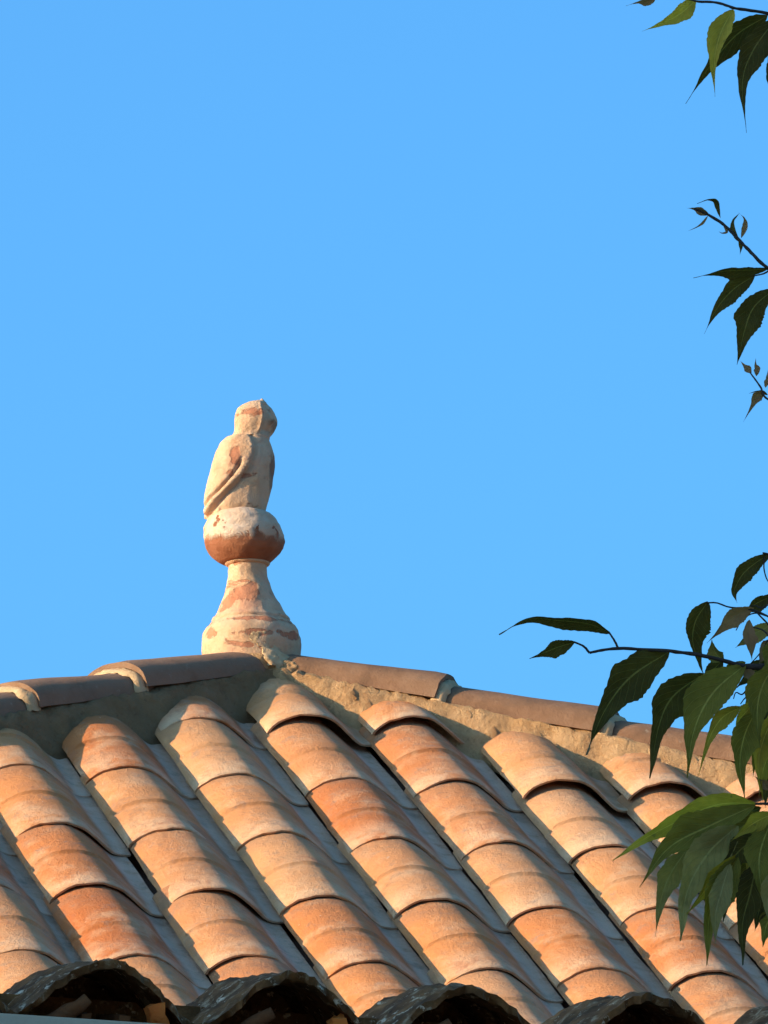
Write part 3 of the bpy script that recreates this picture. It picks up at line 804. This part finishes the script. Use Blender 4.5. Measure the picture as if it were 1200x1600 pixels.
def leaf_width(t, peak=.36, tail=.80):
    if t < peak: w = math.sin(math.pi / 2 * (t / peak)) ** .75
    else:
        q = (t - peak) / (1 - peak); w = max(0.0, 1 - q) ** 1.3 * (1 - .25 * q)
        w = max(w, .0) * (1.0) if q < .75 else w
    return max(w, .012)
def leaf(parent, pts, wid, kind, roll=15, fold=18, d0=0.0, d1=0.0, curl=0.0, peak=.36, seed=None, serr=.028):
    """pts: photo pixels of the midrib, base to tip; wid: visible width in pixels; d0, d1: depth offsets of base and tip"""
    rs_ = random.Random(seed if seed is not None else int(pts[0][0] * 7 + pts[0][1] * 13))
    n = len(pts)
    ps = [at(x, y, TY + d0 + (d1 - d0) * i / (n - 1)) for i, (x, y) in enumerate(pts)]
    ns = 34; mid = smooth_path(ps, ns)
    ppm = FPX / TY; hw = 1.10 * wid / ppm / 2 / max(.35, math.cos(R(roll)))
    view = -fwd
    cols_ = (-1, -.66, -.33, 0, .33, .66, 1)
    vs_, uv, fs = [], [], []
    ph = rs_.uniform(0, 6.28)
    for i, p in enumerate(mid):
        t = i / ns
        tg = (mid[min(i + 1, ns)] - mid[max(i - 1, 0)]).normalized()
        s = tg.cross(view).normalized(); nn = s.cross(tg).normalized()
        rl = R(roll) + R(curl) * (t - .4) + .10 * math.sin(t * 5 + ph)
        s2 = s * math.cos(rl) + nn * math.sin(rl); n2 = nn * math.cos(rl) - s * math.sin(rl)
        w = hw * leaf_width(t, peak)
        for a in cols_:
            e = abs(a); ww = w * e
            if e == 1 and .05 < t < .93:
                ww *= 1 + serr * ((i % 2) * 2 - 1) + .16 * nz((t * 7, a * 3, ph), 1, 3)
            up = math.tan(R(fold * 1.9)) * ww * (1 - .25 * e) + hw * (.12 * math.sin(t * 9 + ph + a) + .10 * nz((t * 7, a * 2, ph), 1, 3)) * e
            vs_.append(p + s2 * (math.copysign(ww, a) if a else 0) + n2 * up)
            uv.append((.5 + a * .5, t))
    m_ = len(cols_)
    for i in range(ns):
        for k in range(m_ - 1):
            a = i * m_ + k; fs.append((a, a + 1, a + m_ + 1, a + m_))
    o = mesh_obj('leaf', vs_, fs, M['leaf_' + kind], None, True, None, uv)
    return adopt(o, parent)

# top branch
b1 = twig([(1330, 60, .1), (1260, 38, .05), (1200, 21, .02), (1150, 13, 0), (1120, 4, 0), (1085, 1, .0), (1050, -14, .02)], .0026, .0012, 4.9)
leaf(b1, [(1088, 0), (1062, 22), (1035, 36), (1003, 49)], 27, 'olive', 10, 14, .02, -.02, 10, .30)
leaf(b1, [(1030, -14), (1012, 0), (997, 3), (978, 9)], 11, 'brown', 40, 20)
leaf(b1, [(1200, 24), (1150, 55), (1108, 105), (1071, 162)], 40, 'dark', 22, 10, .03, .05, 12)
leaf(b1, [(1145, 15), (1125, 55), (1116, 100), (1117, 151)], 33, 'olive', -14, 24, .0, -.03, -10, .34)
leaf(b1, [(1212, 30), (1176, 80), (1160, 130), (1166, 208)], 44, 'dark', 12, 12, .0, -.02, 14, .36)
leaf(b1, [(1232, 45), (1213, 90), (1203, 120), (1204, 152)], 36, 'dark', 30, 12)
# second branch
b2 = twig([(1330, 505, .1), (1260, 455, .05), (1200, 419, .0), (1175, 396, 0), (1156, 376, 0), (1132, 352, 0), (1106, 335, 0), (1085, 326, 0)], .0024, .0016, 4.3)
leaf(b2, [(1108, 336), (1095, 329), (1085, 326), (1073, 325)], 12, 'brown', 20, 20)
leaf(b2, [(1126, 341), (1122, 316), (1108, 311), (1089, 318)], 8, 'dark', 50, 20, 0, -.01)
leaf(b2, [(1106, 337), (1098, 348), (1088, 355), (1075, 361)], 4, 'brown', 30, 10)
leaf(b2, [(1156, 378), (1147, 358), (1147, 345), (1155, 333)], 8, 'dark', 50, 20, 0, .01)
leaf(b2, [(1158, 372), (1166, 356), (1164, 342), (1154, 332)], 9, 'brown', 40, 20, .01, 0)
leaf(b2, [(1154, 374), (1157, 385), (1157, 391), (1156, 399)], 6, 'dark', 20, 20)
leaf(b2, [(1130, 352), (1135, 362), (1128, 364), (1122, 361)], 4, 'brown', 20, 20)
leaf(b2, [(1202, 420), (1165, 422), (1128, 424), (1083, 434)], 17, 'dark', 48, 16, .0, -.02, 10, .55)
leaf(b2, [(1180, 430), (1146, 452), (1120, 482), (1100, 522)], 30, 'dark', 16, 16, .01, 0, 10, .42)
leaf(b2, [(1212, 450), (1178, 480), (1163, 518), (1152, 570)], 42, 'dark', 10, 10, 0, .02, 8, .55)
side_twig(b2, [(1200, 424, 0), (1192, 428, .005), (1178, 431, .01)], .0012, .0008)
# third branch
b3 = twig([(1330, 690, .1), (1260, 650, .05), (1200, 624, .0), (1188, 604, 0), (1172, 582, 0)], .002, .0009, 4.0)
leaf(b3, [(1174, 583), (1168, 576), (1163, 571), (1156, 563)], 11, 'brown', 10, 16)
leaf(b3, [(1182, 588), (1184, 577), (1181, 570), (1181, 560)], 10, 'brown', 25, 16)
leaf(b3, [(1196, 606), (1199, 596), (1199, 588), (1200, 578)], 8, 'brown', 20, 16)
leaf(b3, [(1196, 613), (1182, 620), (1175, 634), (1161, 660)], 16, 'brown', 12, 20)
leaf(b3, [(1200, 617), (1192, 612), (1183, 611), (1170, 615)], 5, 'dark', 40, 16)
# fourth branch: small upper one
b4 = twig([(1330, 900, .1), (1260, 884, .04), (1200, 866, .0), (1192, 864, 0)], .002, .001, 3.9)
leaf(b4, [(1205, 864), (1180, 880), (1160, 898), (1147, 924), (1152, 942)], 27, 'dark', 14, 16, 0, 0, 10, .5)
side_twig(b4, [(1194, 868, 0), (1194, 890, 0), (1200, 908, .01), (1215, 925, .02)], .0009, .0007)
# fifth branch: the long one over the hip
b5 = twig([(1330, 1090, .1), (1260, 1062, .05), (1200, 1044, .0), (1165, 1041, 0), (1130, 1032, 0), (1090, 1023, 0), (1045, 1017, 0), (1008, 1015, 0), (965, 1013, 0), (940, 1016, 0), (921, 1020, 0)], .0030, .0016, 3.5)
side_twig(b5, [(921, 1020, 0), (912, 1010, 0), (897, 1003, 0)], .0016, .0011)
side_twig(b5, [(966, 1013, 0), (960, 1001, 0), (951, 987, 0)], .0015, .0011)
side_twig(b5, [(1215, 972, 0), (1190, 958, 0), (1165, 951, 0), (1140, 949, 0), (1120, 942, 0), (1103, 942, 0)], .0013, .0009)
side_twig(b5, [(1215, 990, 0), (1195, 970, 0), (1180, 955, 0), (1172, 951, 0)], .0012, .0008)
side_twig(b5, [(1215, 1020, 0), (1198, 990, 0), (1185, 982, 0), (1172, 980, 0)], .0012, .0008)
leaf(b5, [(899, 1003), (872, 1011), (850, 1020), (827, 1029)], 25, 'dark', 22, 12, 0, -.02, 6, .46)
leaf(b5, [(953, 989), (920, 975), (870, 969), (825, 968), (780, 992)], 19, 'dark', 50, 14, 0, -.02, 8, .42)
leaf(b5, [(1046, 1018), (985, 1058), (945, 1110), (916, 1180)], 60, 'dark', 16, 12, .01, -.02, 12, .40)
leaf(b5, [(1106, 940), (1086, 972), (1083, 1008), (1102, 1058)], 40, 'dark', 34, 20, 0, .02, 40, .45)
leaf(b5, [(1178, 950), (1150, 962), (1128, 982), (1104, 1005)], 27, 'brown', 14, 14, 0, 0, 8, .42)
leaf(b5, [(1171, 968), (1169, 990), (1172, 1010), (1175, 1034)], 22, 'brown', 14, 20, 0, 0, 10, .55)
leaf(b5, [(1162, 1044), (1170, 1055), (1173, 1065), (1172, 1080)], 18, 'brown', 14, 20)
leaf(b5, [(1100, 1052), (1050, 1090), (1028, 1140), (1016, 1216)], 56, 'dark', 16, 12, .03, .02, 10, .42)
leaf(b5, [(1165, 1038), (1115, 1082), (1085, 1140), (1073, 1215)], 58, 'green', -18, 16, .0, -.03, -12, .46)
leaf(b5, [(1158, 1104), (1128, 1122), (1108, 1155), (1091, 1212)], 26, 'olive', 14, 16, -.01, -.03, 6, .40)
leaf(b5, [(1212, 1035), (1190, 1075), (1183, 1115), (1187, 1168)], 52, 'green', 14, 16, -.02, -.04, 6, .46)
leaf(b5, [(1180, 1112), (1163, 1150), (1156, 1195), (1164, 1246)], 44, 'green', 14, 20, .0, -.02, 10, .42)
leaf(b5, [(1180, 1095), (1166, 1112), (1155, 1125), (1147, 1148)], 26, 'olive', 14, 16, .03, .03, 6, .42)
leaf(b5, [(1218, 1105), (1195, 1150), (1185, 1195), (1192, 1250)], 36, 'olive', 14, 18, .02, .02, 6, .42)
# sixth branch: the bunch over the tiles
b6 = twig([(1330, 1275, .1), (1260, 1262, .05), (1205, 1256, .0), (1180, 1256, 0)], .0026, .0014, 3.2)
leaf(b6, [(1182, 1255), (1118, 1258), (1045, 1290), (1000, 1315), (958, 1345)], 40, 'olive', 20, 14, .02, -.02, 6, .34)
leaf(b6, [(1180, 1258), (1110, 1290), (1045, 1325), (999, 1386)], 52, 'green', -12, 16, .0, -.03, -6, .50)
leaf(b6, [(1075, 1325), (1048, 1365), (1033, 1405), (1024, 1464)], 36, 'grey', 10, 10, .02, .01, 6, .42)
leaf(b6, [(1152, 1290), (1105, 1335), (1073, 1395), (1064, 1470)], 64, 'grey', 14, 14, -.02, -.05, 8, .42)
leaf(b6, [(1150, 1335), (1118, 1368), (1095, 1400), (1073, 1428)], 28, 'olive', 30, 16, -.03, -.05, 6, .42)
leaf(b6, [(1152, 1340), (1125, 1385), (1108, 1435), (1105, 1508)], 46, 'green', 14, 22, -.03, -.07, 10, .45)
leaf(b6, [(1140, 1350), (1128, 1390), (1118, 1430), (1118, 1478)], 34, 'grey', 14, 12, -.05, -.08, 10, .5)
leaf(b6, [(1188, 1305), (1160, 1325), (1140, 1345), (1113, 1366)], 44, 'dark', 14, 12, -.01, -.03, 6, .45)
leaf(b6, [(1182, 1350), (1172, 1395), (1160, 1445), (1161, 1508)], 54, 'dark', 14, 18, -.02, -.04, 8, .36)
leaf(b6, [(1205, 1282), (1188, 1330), (1187, 1370), (1198, 1425)], 52, 'green', 14, 14, -.04, -.06, 6, .40)
leaf(b6, [(1212, 1270), (1185, 1282), (1165, 1295), (1142, 1315)], 28, 'olive', 14, 16, -.05, -.05, 6, .42)
leaf(b6, [(1222, 1345), (1206, 1385), (1199, 1415), (1205, 1455)], 34, 'grey', 14, 14, -.06, -.06, 6, .42)
leaf(b6, [(1200, 1235), (1194, 1225), (1188, 1220), (1178, 1212)], 14, 'brown', 14, 14, .02, .02)

for (bx, by, tx, ty, w_, kd, dd) in ((1206, 1060, 1160, 1130, 30, 'green', .05), (1210, 1090, 1172, 1170, 34, 'dark', .06), (1205, 1130, 1176, 1215, 34, 'green', .04), (1215, 1160, 1186, 1245, 36, 'olive', .05),
                                (1212, 1180, 1196, 1262, 30, 'dark', .07)):
    leaf(b5, [(bx, by), (bx * .6 + tx * .4 - 6, by * .68 + ty * .32), (bx * .25 + tx * .75 - 4, by * .33 + ty * .67), (tx, ty)], w_, kd, 16, 16, dd, dd - .02, 8, .42)
for (bx, by, tx, ty, w_, kd, dd) in ((1190, 1262, 1085, 1318, 40, 'dark', .05), (1195, 1270, 1120, 1340, 40, 'green', .04), (1202, 1330, 1150, 1400, 36, 'green', .03), (1212, 1380, 1180, 1455, 36, 'dark', .03),
                                (1206, 1300, 1165, 1372, 40, 'olive', .02), (1216, 1420, 1192, 1480, 32, 'green', .03), (1150, 1320, 1092, 1400, 40, 'dark', .04), (1165, 1340, 1130, 1440, 40, 'dark', .05)):
    leaf(b6, [(bx, by), (bx * .6 + tx * .4 - 6, by * .68 + ty * .32), (bx * .25 + tx * .75 - 4, by * .33 + ty * .67), (tx, ty)], w_, kd, 16, 16, dd, dd - .02, 8, .42)
for (bx, by, tx, ty, w_, kd, dd) in ((1210, 930, 1158, 962, 22, 'dark', .03), (1212, 975, 1150, 1012, 26, 'grey', .02), (1208, 1000, 1185, 1040, 24, 'brown', .02), (1165, 1035, 1120, 1075, 30, 'green', .04),
                                (1130, 1030, 1098, 1085, 30, 'dark', .05), (1210, 1030, 1150, 1075, 34, 'dark', .05), (1215, 1000, 1195, 1060, 30, 'green', .0), (1130, 1032, 1112, 1000, 24, 'grey', .02)):
    leaf(b5, [(bx, by), (bx * .6 + tx * .4 - 4, by * .66 + ty * .34), (bx * .25 + tx * .75 - 2, by * .32 + ty * .68), (tx, ty)], w_, kd, 22, 20, dd, dd - .02, 16, .44)
for pts_ in ([(1205, 965), (1180, 958), (1160, 968), (1150, 985)], [(1200, 1000), (1188, 1020), (1170, 1040)], [(1170, 1072), (1160, 1085), (1150, 1082), (1146, 1092)], [(1172, 1085), (1163, 1092), (1157, 1100)],
             [(1200, 945), (1190, 950), (1178, 946), (1168, 952)]):
    side_twig(b5, [(x, y, .01) for x, y in pts_], .0010, .0006)
# the rest of the crown, beyond the right edge of the picture
rs = random.Random(77)
cv, cf = [], []
def far_leaf(p, d, ln, wd):
    s = d.cross(Vector((rs.uniform(-1, 1), rs.uniform(-1, 1), rs.uniform(-.4, .4)))).normalized(); b = len(cv)
    dr = Vector((0, 0, -ln * .18))
    for t, w in ((0, .05), (.25, .8), (.45, 1.0), (.75, .5), (1, .02)):
        c_ = p + d * (ln * t) + dr * t * t
        cv.append(c_ - s * (wd * w)); cv.append(c_ + s * (wd * w))
    for i in range(4): cf.append((b + 2 * i, b + 2 * i + 1, b + 2 * i + 3, b + 2 * i + 2))
cnt = 0
while cnt < 2600:
    q = Vector((rs.gauss(0, 1), rs.gauss(0, 1), rs.gauss(0, 1))).normalized() * rs.random() ** .4
    p = Vector((2.55 + q.x * 1.75, TY + .3 + q.y * 1.6, 4.7 + q.z * 2.1))
    if mnoise.noise(p * 1.3) < -.08: continue
    x, y = proj(p)
    if x < 1560: continue
    d = Vector((rs.uniform(-1, 1), rs.uniform(-1, 1), rs.uniform(-1.4, .2))).normalized()
    far_leaf(p, d, rs.uniform(.08, .13), rs.uniform(.018, .028)); cnt += 1
cr = adopt(mesh_obj('crown', cv, cf, M['leaf_dark']), tree); tag(cr, kind='stuff')
